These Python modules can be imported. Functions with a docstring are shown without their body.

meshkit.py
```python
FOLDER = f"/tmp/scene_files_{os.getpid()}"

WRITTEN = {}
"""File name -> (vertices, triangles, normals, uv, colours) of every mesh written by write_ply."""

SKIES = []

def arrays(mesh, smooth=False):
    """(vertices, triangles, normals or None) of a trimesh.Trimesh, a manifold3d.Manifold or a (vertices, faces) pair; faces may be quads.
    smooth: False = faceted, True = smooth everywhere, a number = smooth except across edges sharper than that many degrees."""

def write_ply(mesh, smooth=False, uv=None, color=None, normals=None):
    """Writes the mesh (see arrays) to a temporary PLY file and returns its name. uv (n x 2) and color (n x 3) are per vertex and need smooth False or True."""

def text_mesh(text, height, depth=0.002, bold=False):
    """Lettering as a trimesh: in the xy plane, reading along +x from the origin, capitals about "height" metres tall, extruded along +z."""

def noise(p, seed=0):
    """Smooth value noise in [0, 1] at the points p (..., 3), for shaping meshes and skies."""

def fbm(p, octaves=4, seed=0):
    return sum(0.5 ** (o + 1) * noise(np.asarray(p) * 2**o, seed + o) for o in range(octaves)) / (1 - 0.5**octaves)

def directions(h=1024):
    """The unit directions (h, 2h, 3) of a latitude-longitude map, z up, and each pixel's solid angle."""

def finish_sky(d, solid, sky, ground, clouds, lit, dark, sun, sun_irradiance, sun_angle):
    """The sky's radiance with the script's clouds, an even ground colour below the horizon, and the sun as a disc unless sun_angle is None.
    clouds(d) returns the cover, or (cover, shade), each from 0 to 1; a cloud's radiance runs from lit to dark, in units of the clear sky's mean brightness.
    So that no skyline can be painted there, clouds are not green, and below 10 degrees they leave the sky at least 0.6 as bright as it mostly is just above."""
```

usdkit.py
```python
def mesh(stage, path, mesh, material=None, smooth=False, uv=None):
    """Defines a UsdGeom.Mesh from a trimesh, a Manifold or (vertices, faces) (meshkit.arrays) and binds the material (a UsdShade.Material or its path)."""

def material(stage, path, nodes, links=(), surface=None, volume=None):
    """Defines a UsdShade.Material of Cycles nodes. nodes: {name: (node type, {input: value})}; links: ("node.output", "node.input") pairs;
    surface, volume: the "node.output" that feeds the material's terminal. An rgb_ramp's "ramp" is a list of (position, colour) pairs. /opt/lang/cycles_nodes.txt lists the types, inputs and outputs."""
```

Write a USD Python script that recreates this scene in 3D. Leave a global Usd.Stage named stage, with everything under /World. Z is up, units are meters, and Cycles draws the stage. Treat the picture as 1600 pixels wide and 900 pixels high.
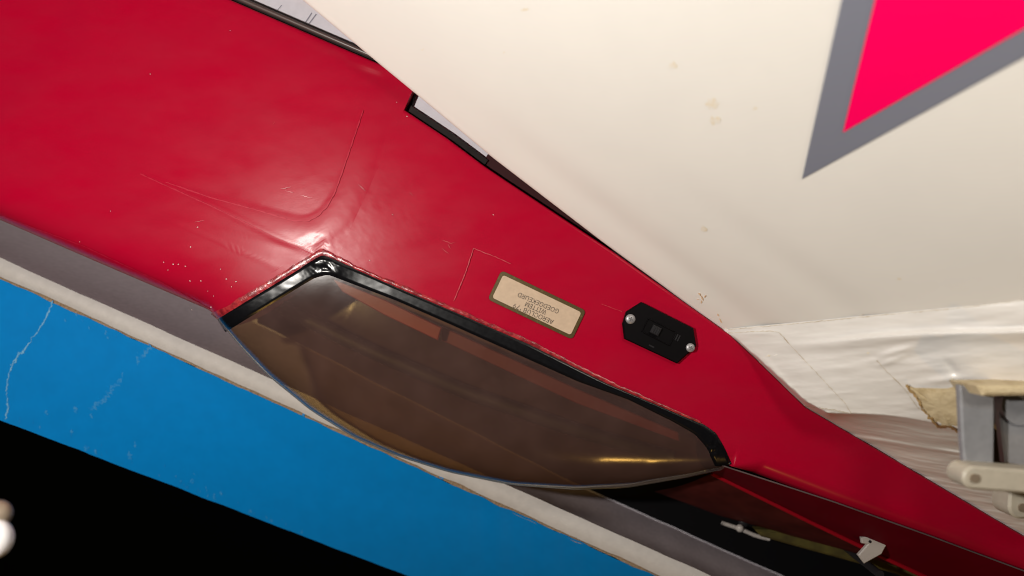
import math, random
import numpy as np, trimesh
from shapely.geometry import Polygon
import usdkit, meshkit
from pxr import Usd, UsdGeom, UsdLux, UsdShade, Gf, Sdf

stage = Usd.Stage.CreateInMemory()
UsdGeom.SetStageUpAxis(stage, "Z")
UsdGeom.Xform.Define(stage, "/World")
rng = np.random.default_rng(7)

# ------------------------------------------------------------------ camera, light, exposure
CAM_Z, FOCAL, APER = 0.42, 28.0, 36.0            # looking straight down into the open box
cam = UsdGeom.Camera.Define(stage, "/World/camera")
cam.AddTranslateOp().Set((0, 0, CAM_Z))
cam.CreateHorizontalApertureAttr(APER); cam.CreateVerticalApertureAttr(APER * 9 / 16); cam.CreateFocalLengthAttr(FOCAL)
cam.CreateFocusDistanceAttr(0.322); cam.CreateFStopAttr(6.5)
cam.CreateClippingRangeAttr((0.01, 100.0)); cam.CreateExposureAttr(0.0)

def lamp(name, pos, radius, watts, color):
    l = UsdLux.SphereLight.Define(stage, "/World/" + name)
    l.AddTranslateOp().Set(pos); l.CreateRadiusAttr(radius); l.CreateNormalizeAttr(True)
    l.CreateIntensityAttr(watts); l.CreateColorAttr(color)
    return l
lamp("torch_light", (-0.160, 0.031, 0.42), 0.007, 1.66, (1.0, 0.95, 0.88))        # hand torch / phone flash beside the lens
lamp("wing_fill", (0.16, 0.11, 0.40), 0.03, 0.34, (1.0, 0.91, 0.78))              # warm fill added close above the wing to brighten it
lamp("corner_lamp", (0.17, -2.2, 1.27), 0.03, 7.5, (1.0, 0.55, 0.12))           # small orange bulb across the room

# ------------------------------------------------------------------ pixel rays -> world points at real heights
K = APER / FOCAL / 1600.0
def P(px, py, z):
    """Point at height z seen at photograph pixel (px, py)."""
    d = (CAM_Z - z) * K
    return np.array([(px - 800) * d, -(py - 450) * d, z])
def Ps(pts, z):
    zz = np.broadcast_to(np.asarray(z, float), (len(pts),))
    return np.array([P(x, y, q) for (x, y), q in zip(pts, zz)])

# ------------------------------------------------------------------ materials
def M(name, color, rough=0.5, spec=0.5, metal=0.0, var=0.0, vscale=300, bump=0.0, bscale=2000, bdetail=3, rvar=0.0, coat=0.0, coat_rough=0.05,
      color2=None, stretch=None, thresh=None, angle=0.0):
    n = {"p": ("principled_bsdf", {"base_color": color, "roughness": rough, "specular_ior_level": spec, "metallic": metal, "coat_weight": coat, "coat_roughness": coat_rough}),
         "g": ("geometry", {})}
    l = []
    vec = "g.position"
    if stretch is not None:
        n["mp"] = ("mapping", {"rotation": (0, 0, angle), "scale": stretch}); l.append(("g.position", "mp.vector")); vec = "mp.vector"
    if var or color2 is not None:
        n["n"] = ("noise_texture", {"scale": vscale, "detail": 5.0, "roughness": 0.6}); l.append((vec, "n.vector"))
        c2 = color2 if color2 is not None else tuple(min(1, c * (1 - var)) for c in color)
        c1 = color if color2 is not None else tuple(min(1, c * (1 + var)) for c in color)
        lo, hi = thresh or (0.3, 0.7)
        n["r"] = ("rgb_ramp", {"ramp": [(0, c1), (lo, c1), (hi, c2), (1, c2)]})
        l += [("n.fac", "r.fac"), ("r.color", "p.base_color")]
    if rvar:
        n["rn"] = ("noise_texture", {"scale": vscale * 1.7, "detail": 4.0}); l.append((vec, "rn.vector"))
        n["mr"] = ("map_range", {"from_min": 0.3, "from_max": 0.7, "to_min": max(0.02, rough - rvar), "to_max": min(1, rough + rvar), "clamp": True})
        l += [("rn.fac", "mr.value"), ("mr.result", "p.roughness")]
    if bump:
        n["bn"] = ("noise_texture", {"scale": bscale, "detail": float(bdetail)}); l.append((vec, "bn.vector"))
        n["b"] = ("bump", {"strength": 1.0, "distance": bump}); l += [("bn.fac", "b.height"), ("b.normal", "p.normal")]
    return usdkit.material(stage, "/World/Looks/" + name, n, l, surface="p.BSDF")

UsdGeom.Scope.Define(stage, "/World/Looks")
FA = math.atan(0.45)                                                   # lie of the fuselage in the box
RED = (0.345, 0.0010, 0.019)
red_film = M("red_film", RED, 0.27, 0.085, color2=(0.325, 0.0045, 0.022), vscale=30, bump=0.000004, bscale=700, bdetail=3, rvar=0.05, coat=0.008, coat_rough=0.09, stretch=(1.0, 2.2, 1.0), angle=-FA)
shade_red_deck = M("shade_red_deck", (0.11, 0.001, 0.007), 0.6, 0.03, var=0.15, vscale=40)  # fuselage red darkened: shade of the turned-away deck put into the colour
red_line = M("red_line", (0.26, 0.002, 0.010), 0.6, 0.1)
maroon = M("maroon_shade", (0.055, 0.010, 0.009), 0.6, 0.03, var=0.3, vscale=90)
seam_grey = M("seam_grey", (0.09, 0.065, 0.07), 0.4)
red_gap = M("red_gap", (0.17, 0.008, 0.014), 0.28, 0.5, color2=(0.40, 0.03, 0.035), vscale=420, bump=0.00012, bscale=900, thresh=(0.42, 0.66))
black_tape = M("black_tape", (0.004, 0.004, 0.005), 0.24, 0.35, bump=0.000006, bscale=260, bdetail=3, rvar=0.02, vscale=400)
black_plastic = M("black_plastic", (0.0025, 0.002, 0.0025), 0.45, 0.09, bump=0.00002, bscale=4000)
dark_plastic = M("dark_plastic", (0.018, 0.017, 0.019), 0.4, 0.2)
screw_metal = M("screw_metal", (0.30, 0.29, 0.30), 0.42, metal=0.45)
screw_slot = M("screw_slot", (0.12, 0.115, 0.12), 0.5)
cream_paper = M("cream_paper", (0.47, 0.35, 0.25), 0.6, 0.3, var=0.06, vscale=500)
gold_border = M("gold_border", (0.075, 0.050, 0.013), 0.38, 0.5, metal=0.3, color2=(0.20, 0.13, 0.05), vscale=900, thresh=(0.55, 0.85))
ink = M("brown_ink", (0.022, 0.014, 0.008), 0.6)
white_film = M("white_film", (0.805, 0.785, 0.745), 0.42, 0.35, color2=(0.76, 0.742, 0.71), vscale=14, bump=0.00004, bscale=160, bdetail=2, rvar=0.05)
crumple_film = M("crumpled_film", (0.74, 0.715, 0.685), 0.30, 0.45, color2=(0.69, 0.665, 0.635), vscale=60, bump=0.0002, bscale=60, bdetail=4, stretch=(0.5, 4.0, 2.0), angle=-0.12)
pink_print = M("pink_print", (0.93, 0.0, 0.105), 0.5, 0.08)
grey_print = M("grey_print", (0.185, 0.195, 0.245), 0.45, 0.35)
stain = M("tan_stain", (0.74, 0.66, 0.52), 0.45, 0.3, color2=(0.79, 0.765, 0.72), vscale=380, thresh=(0.42, 0.6))
painted_glint = M("painted_glint", (0.80, 0.58, 0.38), 0.3, 0.6)
seam_line = M("seam_line", (0.45, 0.38, 0.28), 0.6, color2=(0.74, 0.70, 0.63), vscale=180)
balsa = M("bare_balsa", (0.60, 0.50, 0.32), 0.7, 0.3, color2=(0.38, 0.28, 0.14), vscale=130, bump=0.0004, bscale=500, thresh=(0.5, 0.72))
glue = M("old_glue", (0.30, 0.17, 0.06), 0.4, 0.5, color2=(0.5, 0.36, 0.18), vscale=500)
grey_plate = M("grey_plate", (0.24, 0.242, 0.255), 0.5, 0.4, var=0.1, vscale=260, bump=0.00003, bscale=1500)
cream_plastic = M("cream_plastic", (0.47, 0.43, 0.35), 0.45, 0.4, var=0.06, vscale=300)
shadow_gap = M("shade_recess", (0.03, 0.025, 0.022), 0.7)
card_white = M("white_card", (0.50, 0.47, 0.445), 0.75, 0.2, var=0.05, vscale=260, bump=0.00006, bscale=900)
card_inner = M("inner_card", (0.44, 0.37, 0.395), 0.62, 0.3, var=0.10, vscale=380, bump=0.00012, bscale=600, stretch=(0.25, 4.0, 1.0), angle=FA)
card_bottom = M("bottom_card", (0.52, 0.49, 0.53), 0.6, 0.3, var=0.05, vscale=200)
kraft = M("kraft_edge", (0.20, 0.125, 0.07), 0.8, 0.2, color2=(0.36, 0.26, 0.17), vscale=900)
blue_print = M("blue_print", (0.0, 0.186, 0.52), 0.5, 0.14, var=0.04, vscale=120, bump=0.00003, bscale=1500)
crease_white = M("crease_wear", (0.15, 0.36, 0.56), 0.7, 0.2, color2=(0.02, 0.22, 0.52), vscale=700, thresh=(0.48, 0.62))
pale_wear = M("scuff_wear", (0.035, 0.225, 0.50), 0.7, 0.2, color2=(0.0, 0.186, 0.52), vscale=500, thresh=(0.42, 0.58))
pencil = M("pencil_mark", (0.22, 0.21, 0.25), 0.7)
shaded_red = M("shaded_red", (0.030, 0.004, 0.005), 0.6, 0.15)
shade_and_pad = M("shade_and_pad", (0.009, 0.006, 0.006), 0.6, 0.12, color2=(0.018, 0.012, 0.011), vscale=200)  # near-black for shade beside the fuselage; also colours the foam pad
brown_trim = M("brown_trim", (0.085, 0.055, 0.05), 0.35, 0.5)
shade_sheet_m = M("shade_sheet", (0.0025, 0.0022, 0.0028), 0.75, 0.12)
floor_m = M("dark_floor", (0.0012, 0.0012, 0.0012), 0.9, 0.05)
olive = M("olive_paint", (0.10, 0.085, 0.022), 0.6, 0.15, color2=(0.045, 0.036, 0.014), vscale=120)
white_plastic = M("white_plastic", (0.44, 0.40, 0.37), 0.45)
bright_white = M("bright_enamel", (0.86, 0.85, 0.86), 0.35)
brown_metal = M("brown_metal", (0.28, 0.22, 0.16), 0.45, metal=0.3)
fleck_m = M("dust_fleck", (0.55, 0.42, 0.40), 0.7)
scratch_m = M("film_scratch", (0.42, 0.022, 0.040), 0.35, 0.5)
outline_m = M("film_outline", (0.375, 0.006, 0.027), 0.4, 0.10)
rod_m = M("dark_rod", (0.012, 0.011, 0.012), 0.6)
bounce_red = M("bounce_dark_red", (0.15, 0.015, 0.015), 0.6)
cockpit_red = M("cockpit_red", (0.27, 0.025, 0.03), 0.5)

smoke = usdkit.material(stage, "/World/Looks/smoked_plastic", {
    "g": ("geometry", {}), "n": ("noise_texture", {"scale": 70.0, "detail": 6.0}),
    "rp": ("rgb_ramp", {"ramp": [(0, (0.095,) * 3), (0.4, (0.11,) * 3), (0.7, (0.15,) * 3), (1, (0.17,) * 3)]}),
    "t": ("transparent_bsdf", {"color": (0.63, 0.52, 0.32)}),
    "d": ("diffuse_bsdf", {"color": (0.33, 0.19, 0.17)}),
    "m1": ("mix_closure", {}),
    "gl": ("glossy_bsdf", {"color": (1, 1, 1), "roughness": 0.15}),
    "bn": ("noise_texture", {"scale": 260.0, "detail": 3.0}), "b": ("bump", {"strength": 1.0, "distance": 0.00002}),
    "lw": ("layer_weight", {"blend": 0.5}),
    "pw": ("math", {"math_type": "power", "value2": 4.0}),
    "ma": ("math", {"math_type": "multiply_add", "value2": 0.75, "value3": 0.015}),
    "m2": ("mix_closure", {})},
    [("g.position", "n.vector"), ("g.position", "bn.vector"), ("bn.fac", "b.height"), ("b.normal", "gl.normal"), ("n.fac", "rp.fac"), ("rp.color", "m1.fac"), ("t.BSDF", "m1.closure1"), ("d.BSDF", "m1.closure2"),
     ("lw.facing", "pw.value1"), ("pw.value", "ma.value1"), ("ma.value", "m2.fac"), ("m1.closure", "m2.closure1"), ("gl.BSDF", "m2.closure2")], surface="m2.closure")

# ------------------------------------------------------------------ things, parts
ORIGIN, COUNT = {}, {}
def free(parent, name):
    c = COUNT.get((parent, name), 0); COUNT[(parent, name)] = c + 1
    return f"{parent}/{name}" + (f"_{c:03d}" if c else "")
def keys(prim, **kw):
    for k, v in kw.items():
        if v: prim.SetCustomDataByKey(k, v)
def thing(name, label, cat, at=(0, 0, 0), group=None, kind=None):
    path = free("/World", name)
    x = UsdGeom.Xform.Define(stage, path); x.AddTranslateOp().Set(tuple(float(a) for a in at))
    ORIGIN[path] = np.asarray(at, float)
    keys(x.GetPrim(), label=label, category=cat, group=group, kind=kind)
    return path
def part(parent, name, mesh, mat, smooth=False, label=None, kind=None):
    path = free(parent, name)
    o = ORIGIN[parent]; ORIGIN[path] = o
    if isinstance(mesh, tuple):
        mesh = (np.asarray(mesh[0], float) - o, mesh[1])
    else:
        mesh = mesh.copy(); mesh.apply_translation(-o)
    m = usdkit.mesh(stage, path, mesh, mat, smooth=smooth)
    keys(m.GetPrim(), label=label, kind=kind)
    return path
def cat(ms): return trimesh.util.concatenate(ms)

# ------------------------------------------------------------------ mesh helpers
def grid(V, close_u=False):
    """V (nu, nv, 3) -> quad grid as (vertices, faces)."""
    nu, nv = V.shape[:2]
    i, j = np.meshgrid(np.arange(nu if close_u else nu - 1), np.arange(nv - 1), indexing="ij")
    i2 = (i + 1) % nu
    q = np.stack([i * nv + j, i2 * nv + j, i2 * nv + j + 1, i * nv + j + 1], -1).reshape(-1, 4)
    return V.reshape(-1, 3), q
def tm(vf):
    f = np.asarray(vf[1]); f = np.vstack([f[:, [0, 1, 2]], f[:, [0, 2, 3]]]) if f.shape[1] == 4 else f
    return trimesh.Trimesh(vf[0], f, process=False)
def resample(pts, step):
    pts = np.asarray(pts, float); d = np.r_[0, np.cumsum(np.linalg.norm(np.diff(pts, axis=0), axis=1))]
    n = max(2, int(d[-1] / step) + 1); s = np.linspace(0, d[-1], n)
    return np.stack([np.interp(s, d, pts[:, k]) for k in range(pts.shape[1])], 1)
def smooth_line(pts, step, passes=6):
    p = resample(pts, step)
    for _ in range(passes):
        p[1:-1] = 0.25 * p[:-2] + 0.5 * p[1:-1] + 0.25 * p[2:]
    return p
def tube(points, r, sides=10, caps=True):
    p = np.asarray(points, float); t = np.gradient(p, axis=0); t /= np.linalg.norm(t, axis=1, keepdims=True)
    a = np.cross(t, np.where(np.abs(t[:, 2:]) < 0.9, [0, 0, 1.0], [1.0, 0, 0])); a /= np.linalg.norm(a, axis=1, keepdims=True)
    b = np.cross(t, a); an = np.arange(sides) * 2 * np.pi / sides
    r = np.broadcast_to(r, (len(p),))
    V = p[None] + r[None, :, None] * (np.cos(an)[:, None, None] * a[None] + np.sin(an)[:, None, None] * b[None])
    m = tm(grid(V, True))
    if caps:
        n = len(p); c = len(m.vertices)
        v = np.vstack([m.vertices, p[0], p[-1]]); f = list(m.faces)
        for k in range(sides):
            k2 = (k + 1) % sides
            f += [[c, k * n, k2 * n], [c + 1, k2 * n + n - 1, k * n + n - 1]]
        m = trimesh.Trimesh(v, f, process=False)
    return m
def strip(A, B):
    """Sheet between two world polylines of equal length."""
    n = 4
    V = np.stack([A + (B - A) * k / n for k in range(n + 1)], 0)
    return grid(V)
def slab(pts, z0, z1, bevel=0.0006):
    """Plate with chamfered upper edge from world xy outline."""
    pg = Polygon(pts).buffer(0)
    if not pg.exterior.is_ccw: pg = Polygon(list(pg.exterior.coords)[::-1])
    lo = trimesh.creation.extrude_polygon(pg, z1 - bevel - z0, engine="earcut"); lo.apply_translation([0, 0, z0])
    if bevel <= 0: return lo
    o = np.array(pg.exterior.coords)[:-1]; n = len(o)
    e1 = o - np.roll(o, 1, 0); e2 = np.roll(o, -1, 0) - o
    n1 = np.stack([-e1[:, 1], e1[:, 0]], 1); n1 /= np.linalg.norm(n1, axis=1, keepdims=True) + 1e-12
    n2 = np.stack([-e2[:, 1], e2[:, 0]], 1); n2 /= np.linalg.norm(n2, axis=1, keepdims=True) + 1e-12
    bis = n1 + n2; bis /= (bis * n1).sum(1, keepdims=True).clip(0.3)
    inn = o + bis * bevel
    import mapbox_earcut as me
    top = me.triangulate_float64(inn, np.array([n], np.uint32)).reshape(-1, 3)
    v = np.vstack([np.c_[o, np.full(n, z1 - bevel)], np.c_[inn, np.full(n, z1)]])
    f = [t + n for t in top.astype(int)]
    for k in range(n):
        k2 = (k + 1) % n; f += [np.array([k, k2, n + k2]), np.array([k, n + k2, n + k])]
    return cat([lo, trimesh.Trimesh(v, np.array(f), process=False)])
def interp(pts):
    p = np.asarray(sorted(map(tuple, pts)), float)
    return lambda s: np.interp(s, p[:, 0], p[:, 1])

# ------------------------------------------------------------------ SETTING: dark floor under the box
fl = part_path = "/World/floor"
m = usdkit.mesh(stage, fl, (np.array([[-3, -3, -0.35], [3, -3, -0.35], [3, 3, -0.35], [-3, 3, -0.35]], float), np.array([[0, 1, 2, 3]])), floor_m)
keys(m.GetPrim(), label="black unlit floor below the blue flap", category="floor", kind="structure")

# ------------------------------------------------------------------ CARDBOARD BOX
ZB, ZR = 0.0, 0.050
box = thing("cardboard_box", "open white cardboard box with a blue printed flap folded out along its rim", "box", (0, 0, ZB))
V = np.array([[[x, y, ZB] for y in np.linspace(-0.30, 0.45, 30)] for x in np.linspace(-0.55, 0.55, 40)])
V = V[:, ::1]
def rim_up(x): return np.interp(x, [-300, 0, 1100, 1500], [270, 403, 895, 1075])
def rim_lo(x): return np.interp(x, [-300, 0, 1020, 1450], [297, 431, 895, 1092])
xs = np.arange(-300, 1450, 8.0)
wob = lambda x, a, s, k: a * (meshkit.fbm(np.stack([x / s, x * 0 + k, x * 0], -1), 4, k) - 0.5) * 2
up = np.stack([P(x, rim_up(x) + wob(np.array(x), 1.5, 60, 3), ZR) for x in xs])
lo = np.stack([P(x, rim_lo(x) + wob(np.array(x), 2.5, 45, 5), ZR) for x in xs])
# bottom sheet ends at the wall foot
foot = up.copy(); foot[:, 2] = ZB
foot[:, :2] += np.interp(xs, [0, 350, 900], [0.014, 0.012, 0.0035])[:, None] * np.array([math.sin(FA), math.cos(FA)])
outn = np.array([-math.sin(FA), -math.cos(FA), 0])
inner = foot - outn * 0.75
part(box, "bottom_panel", strip(inner, foot + outn * 0.0005), card_bottom, smooth=True)
ins = np.array([P(x, y, 0.0935)[:2] for x, y in [(180, -120), (700, -200), (1400, 300), (1200, 560), (900, 420), (660, 230), (590, 140), (330, 30)]])
part(box, "raised_card", slab(ins[::-1], 0.0905, 0.0935, 0.0005), card_bottom)  # added panel, raised so the gap beside the wing looks lit
rows = []
for k in range(13):
    f = k / 12
    rows.append(foot * (1 - f) + up * f + outn * 0.0022 * math.sin(math.pi * f) - np.array([0, 0, 0.0006]) * (k == 12))
part(box, "inner_wall", grid(np.array(rows)), card_inner, smooth=True)
# rim: rounded fold of white card
rr = []
for k in range(9):
    f = k / 8; z = ZR + 0.0014 * math.sin(math.pi * min(1, f * 1.0)) - 0.0003
    rr.append(up * (1 - f) + lo * f * 1.0 + np.array([0, 0, z - ZR]))
part(box, "white_rim", grid(np.array(rr)), card_white, smooth=True)
lo2 = np.stack([P(x, rim_lo(x) + 5.0 + wob(np.array(x), 3.2, 30, 9), ZR - 0.0012) for x in xs])
kr = [lo + np.array([0, 0, -0.0004]), 0.5 * (lo + lo2) + np.array([0, 0, -0.0008]), lo2]
part(box, "kraft_edge", grid(np.array(kr)), kraft, smooth=True)
def blue_lo(x): return np.interp(x, [-300, 0, 640, 1000, 1450], [540, 656, 901, 1036, 1215])
def flap_z(x): return np.interp(x, [-300, 0, 500, 1000, 1450], [ZR - 0.001, ZR - 0.005, ZR - 0.024, ZR - 0.042, ZR - 0.052])
flap_top, flap_bot = [], []
for x in xs:
    flap_top.append(P(x, rim_lo(x) + 4.0 + wob(np.array(x), 2.6, 26, 9), ZR - 0.0006))
    flap_bot.append(P(x, blue_lo(x) + wob(np.array(x), 1.0, 40, 11), flap_z(x)))
flap_top, flap_bot = np.array(flap_top), np.array(flap_bot)
def flap_pt(px, py, lift=0.0):
    f = np.clip((py - rim_lo(px)) / (blue_lo(px) - rim_lo(px)), 0, 1)
    return P(px, py, ZR - 0.0006 - (ZR - 0.0006 - flap_z(px)) * f + lift)
NF = 24
fr = [flap_top * (1 - k / NF) + flap_bot * (k / NF) + np.array([0, 0, 0.0009 * math.sin(math.pi * k / NF)]) for k in range(NF + 1)]
fr.append(flap_bot + np.array([0, 0, -0.0010])); 
flap = part(box, "blue_flap", grid(np.array(fr)), blue_print, smooth=40)
eb = [flap_bot + np.array([0, 0, -0.0009]) + outn * 0.0002, flap_bot + np.array([0, 0, -0.0030]) + outn * 0.0002]
part(box, "flap_edge", grid(np.array(eb)), kraft)
def ribbon(pts, width, fn, jitter=0.0, step=3.0, seed=0, taper=False):
    """Thin sheet along a pixel polyline laid on the surface fn(px, py)."""
    p = resample(pts, step); t = np.gradient(p, axis=0); t /= np.linalg.norm(t, axis=1, keepdims=True) + 1e-9
    nrm = np.stack([-t[:, 1], t[:, 0]], 1); r = np.random.default_rng(seed)
    off = r.normal(0, jitter, len(p)) if jitter else np.zeros(len(p))
    w = width * (1 + (r.uniform(-0.6, 0.6, len(p)) if jitter else 0)) * 0.5
    if taper: w = w * np.sin(np.linspace(0.15, np.pi - 0.15, len(p)))
    p = p + nrm * off[:, None]
    A = np.array([fn(*q) for q in p + nrm * np.reshape(w, (-1, 1))]); B = np.array([fn(*q) for q in p - nrm * np.reshape(w, (-1, 1))])
    return grid(np.stack([A, B]))
def ff(x, y): return flap_pt(x, y, 0.00022 + 0.0009 * math.sin(math.pi * float(np.clip((y - rim_lo(x)) / (blue_lo(x) - rim_lo(x)), 0, 1))))
cr = cat([tm(ribbon([(83, 470), (72, 497), (56, 522), (46, 533), (38, 548), (22, 562), (14, 583), (10, 610), (12, 640), (8, 655)], 1.9, ff, 1.0, 3, 1)),
          tm(ribbon([(40, 545), (30, 552), (24, 566), (16, 570)], 2, ff, 1.0, 3, 2))])
part(flap, "crease", cr, crease_white)
sc = [tm(ribbon([(236, 540), (222, 556), (205, 578)], 5, ff, 1.5, 3, 3)), tm(ribbon([(200, 582), (182, 600), (165, 622), (140, 640)], 6, ff, 2.0, 3, 4))]
for (x, y, w, l) in [(72, 645, 6, 8), (118, 640, 5, 12), (143, 650, 4, 8), (112, 674, 4, 6), (135, 700, 6, 10), (150, 706, 5, 8), (203, 712, 5, 16), (211, 695, 3, 10), (305, 738, 5, 10), (300, 752, 6, 8), (335, 776, 5, 10), (345, 770, 3, 8),
                     (42, 490, 3, 4), (385, 638, 2.5, 5), (475, 648, 5, 8), (690, 745, 6, 10), (640, 778, 2.5, 4), (260, 640, 2.5, 4), (120, 492, 3, 6), (520, 770, 3, 4), (370, 643, 2, 3), (285, 610, 2, 3)]:
    sc.append(tm(ribbon([(x - l * .15, y - l * .5), (x, y), (x + l * .1, y + l * .5)], w, ff, 1.0, 2, int(x), True)))
for k in range(46):
    x = rng.uniform(20, 480); y = blue_lo(x) - abs(rng.normal(0, 9)) - 2
    sc.append(tm(ribbon([(x, y), (x + rng.uniform(-2, 2), y - rng.uniform(2, 6))], rng.uniform(1.0, 3.0), ff, 0.4, 2, k, True)))
for k in range(40):
    x = rng.uniform(30, 760); y = rim_lo(x) + abs(rng.normal(0, 9)) + 8
    sc.append(tm(ribbon([(x, y), (x + rng.uniform(-3, 3), y + rng.uniform(2, 6))], rng.uniform(1.0, 3.0), ff, 0.4, 2, k, True)))
part(flap, "scuff", cat(sc), pale_wear, kind="stuff")
fb = lambda x, y: P(x, y, 0.0938)
pm = [ribbon([(474, 40), (487, 20)], 1.6, fb), ribbon([(482, 38), (494, 22)], 1.6, fb), ribbon([(430, 20), (440, 8)], 1.0, fb)]
for q in pm: part(box, "printed_tick", q, pencil)

# ------------------------------------------------------------------ MODEL AIRCRAFT (lying on its side in the box)
ZM, A0 = 0.070, 0.030
ZT = ZM + A0
O0 = P(500, 390, ZT)
D = np.array([math.cos(FA), -math.sin(FA), 0]); U = np.array([-math.sin(FA), -math.cos(FA), 0])
plane = thing("model_aircraft", "glossy red model aircraft fuselage with smoked canopy lying on its side in the box", "model aircraft", (0, 0, ZM - A0))
def st(w): return float((w - O0) @ D), float((w - O0) @ U)
def ST(pts, z): return [st(p) for p in Ps(pts, z)]
def world(s, t, z):
    s, t, z = np.broadcast_arrays(np.asarray(s, float), np.asarray(t, float), np.asarray(z, float))
    return O0[:2][..., :] * 1.0 + s[..., None] * D[:2] + t[..., None] * U[:2], z
def W3(s, t, z):
    xy, z = world(s, t, z); return np.concatenate([xy, z[..., None]], -1)

top_edge = ST([(-330, -330), (-100, -205), (360, -1), (590, 98), (646, 122)], ZT)
notch = ST([(632, 172), (700, 217), (756, 259), (787, 280), (955, 391), (1140, 523), (1180, 560), (1258, 636), (1370, 702), (1600, 838), (1800, 955)], ZT - 0.001)
s_notch0, s_notch1 = top_edge[-1][0], notch[0][0]
Bf_a, Bf_b = interp(top_edge), interp(notch)
def Bf(s):
    s = np.asarray(s, float)
    return np.where(s < s_notch1 - 1e-9, Bf_a(s), Bf_b(s))
spine_px = [(-330, 206), (-100, 304), (0, 345), (150, 410), (335, 490), (352, 512), (380, 548), (420, 592), (480, 643), (550, 687), (620, 717), (700, 742), (800, 762), (900, 769), (980, 766), (1060, 751), (1141, 728)]
spine = ST(spine_px, ZM + 0.009)
spine_s = smooth_line(np.array(spine), 0.001, 8)
Tf0 = interp(spine_s)
cut = ST([(337, 489), (503, 393)], ZT - 0.002)
rail = ST([(503, 393), (700, 481), (900, 574), (1098, 663), (1125, 690), (1141, 728)], ZT - 0.0005)
ridge = ST([(1141, 728), (1300, 787), (1450, 840), (1600, 896), (1800, 970)], ZT - 0.004)
cut[0] = (cut[0][0], float(Tf0(cut[0][0])))
Tprime = interp(spine_s[spine_s[:, 0] < cut[0][0]].tolist() + cut + rail[1:] + ridge[1:])
S_CUT0, S_CUT1, S_END = cut[0][0], cut[1][0], rail[-1][0]
r0, r1 = rail[0], rail[3]
def rail_line(s): return r0[1] + (np.asarray(s) - r0[0]) * (r1[1] - r0[1]) / (r1[0] - r0[0])
def Af(s): return np.interp(s, [S_END, S_END + 0.13], [A0, A0 - 0.0001])
def base_t(s):
    """Where the flat side starts to round over towards the spine."""
    s = np.asarray(s, float)
    b = rail_line(s)
    near_end = np.interp(s, [r1[0], S_END], [0, 1])
    return b * (1 - near_end) + near_end * np.minimum(b, Tf0(S_END) - 0.012)
def half(s, t):
    s, t = np.broadcast_arrays(np.asarray(s, float), np.asarray(t, float))
    b, T = base_t(s), Tf0(s)
    p = np.interp(s, [S_CUT0 - 0.06, S_CUT0, S_CUT1 + 0.01, S_END - 0.03, S_END], [9, 7, 3.0, 2.4, 3.0])
    tau = np.clip((t - b) / np.maximum(T - b, 1e-4), 0, 1)
    h = Af(s) * np.sqrt(np.clip(1 - tau ** p, 0, 1))
    return np.where(s > S_END, Af(s), h)
def surf_st(px, py):
    z = ZT
    for _ in range(30):
        s, t = st(P(px, py, z)); z = 0.6 * z + 0.4 * (ZM + float(half(s, t)))
    return P(px, py, z)
def S(px, py, lift=0.0004):
    p = surf_st(px, py); p[2] += lift; return p

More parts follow.
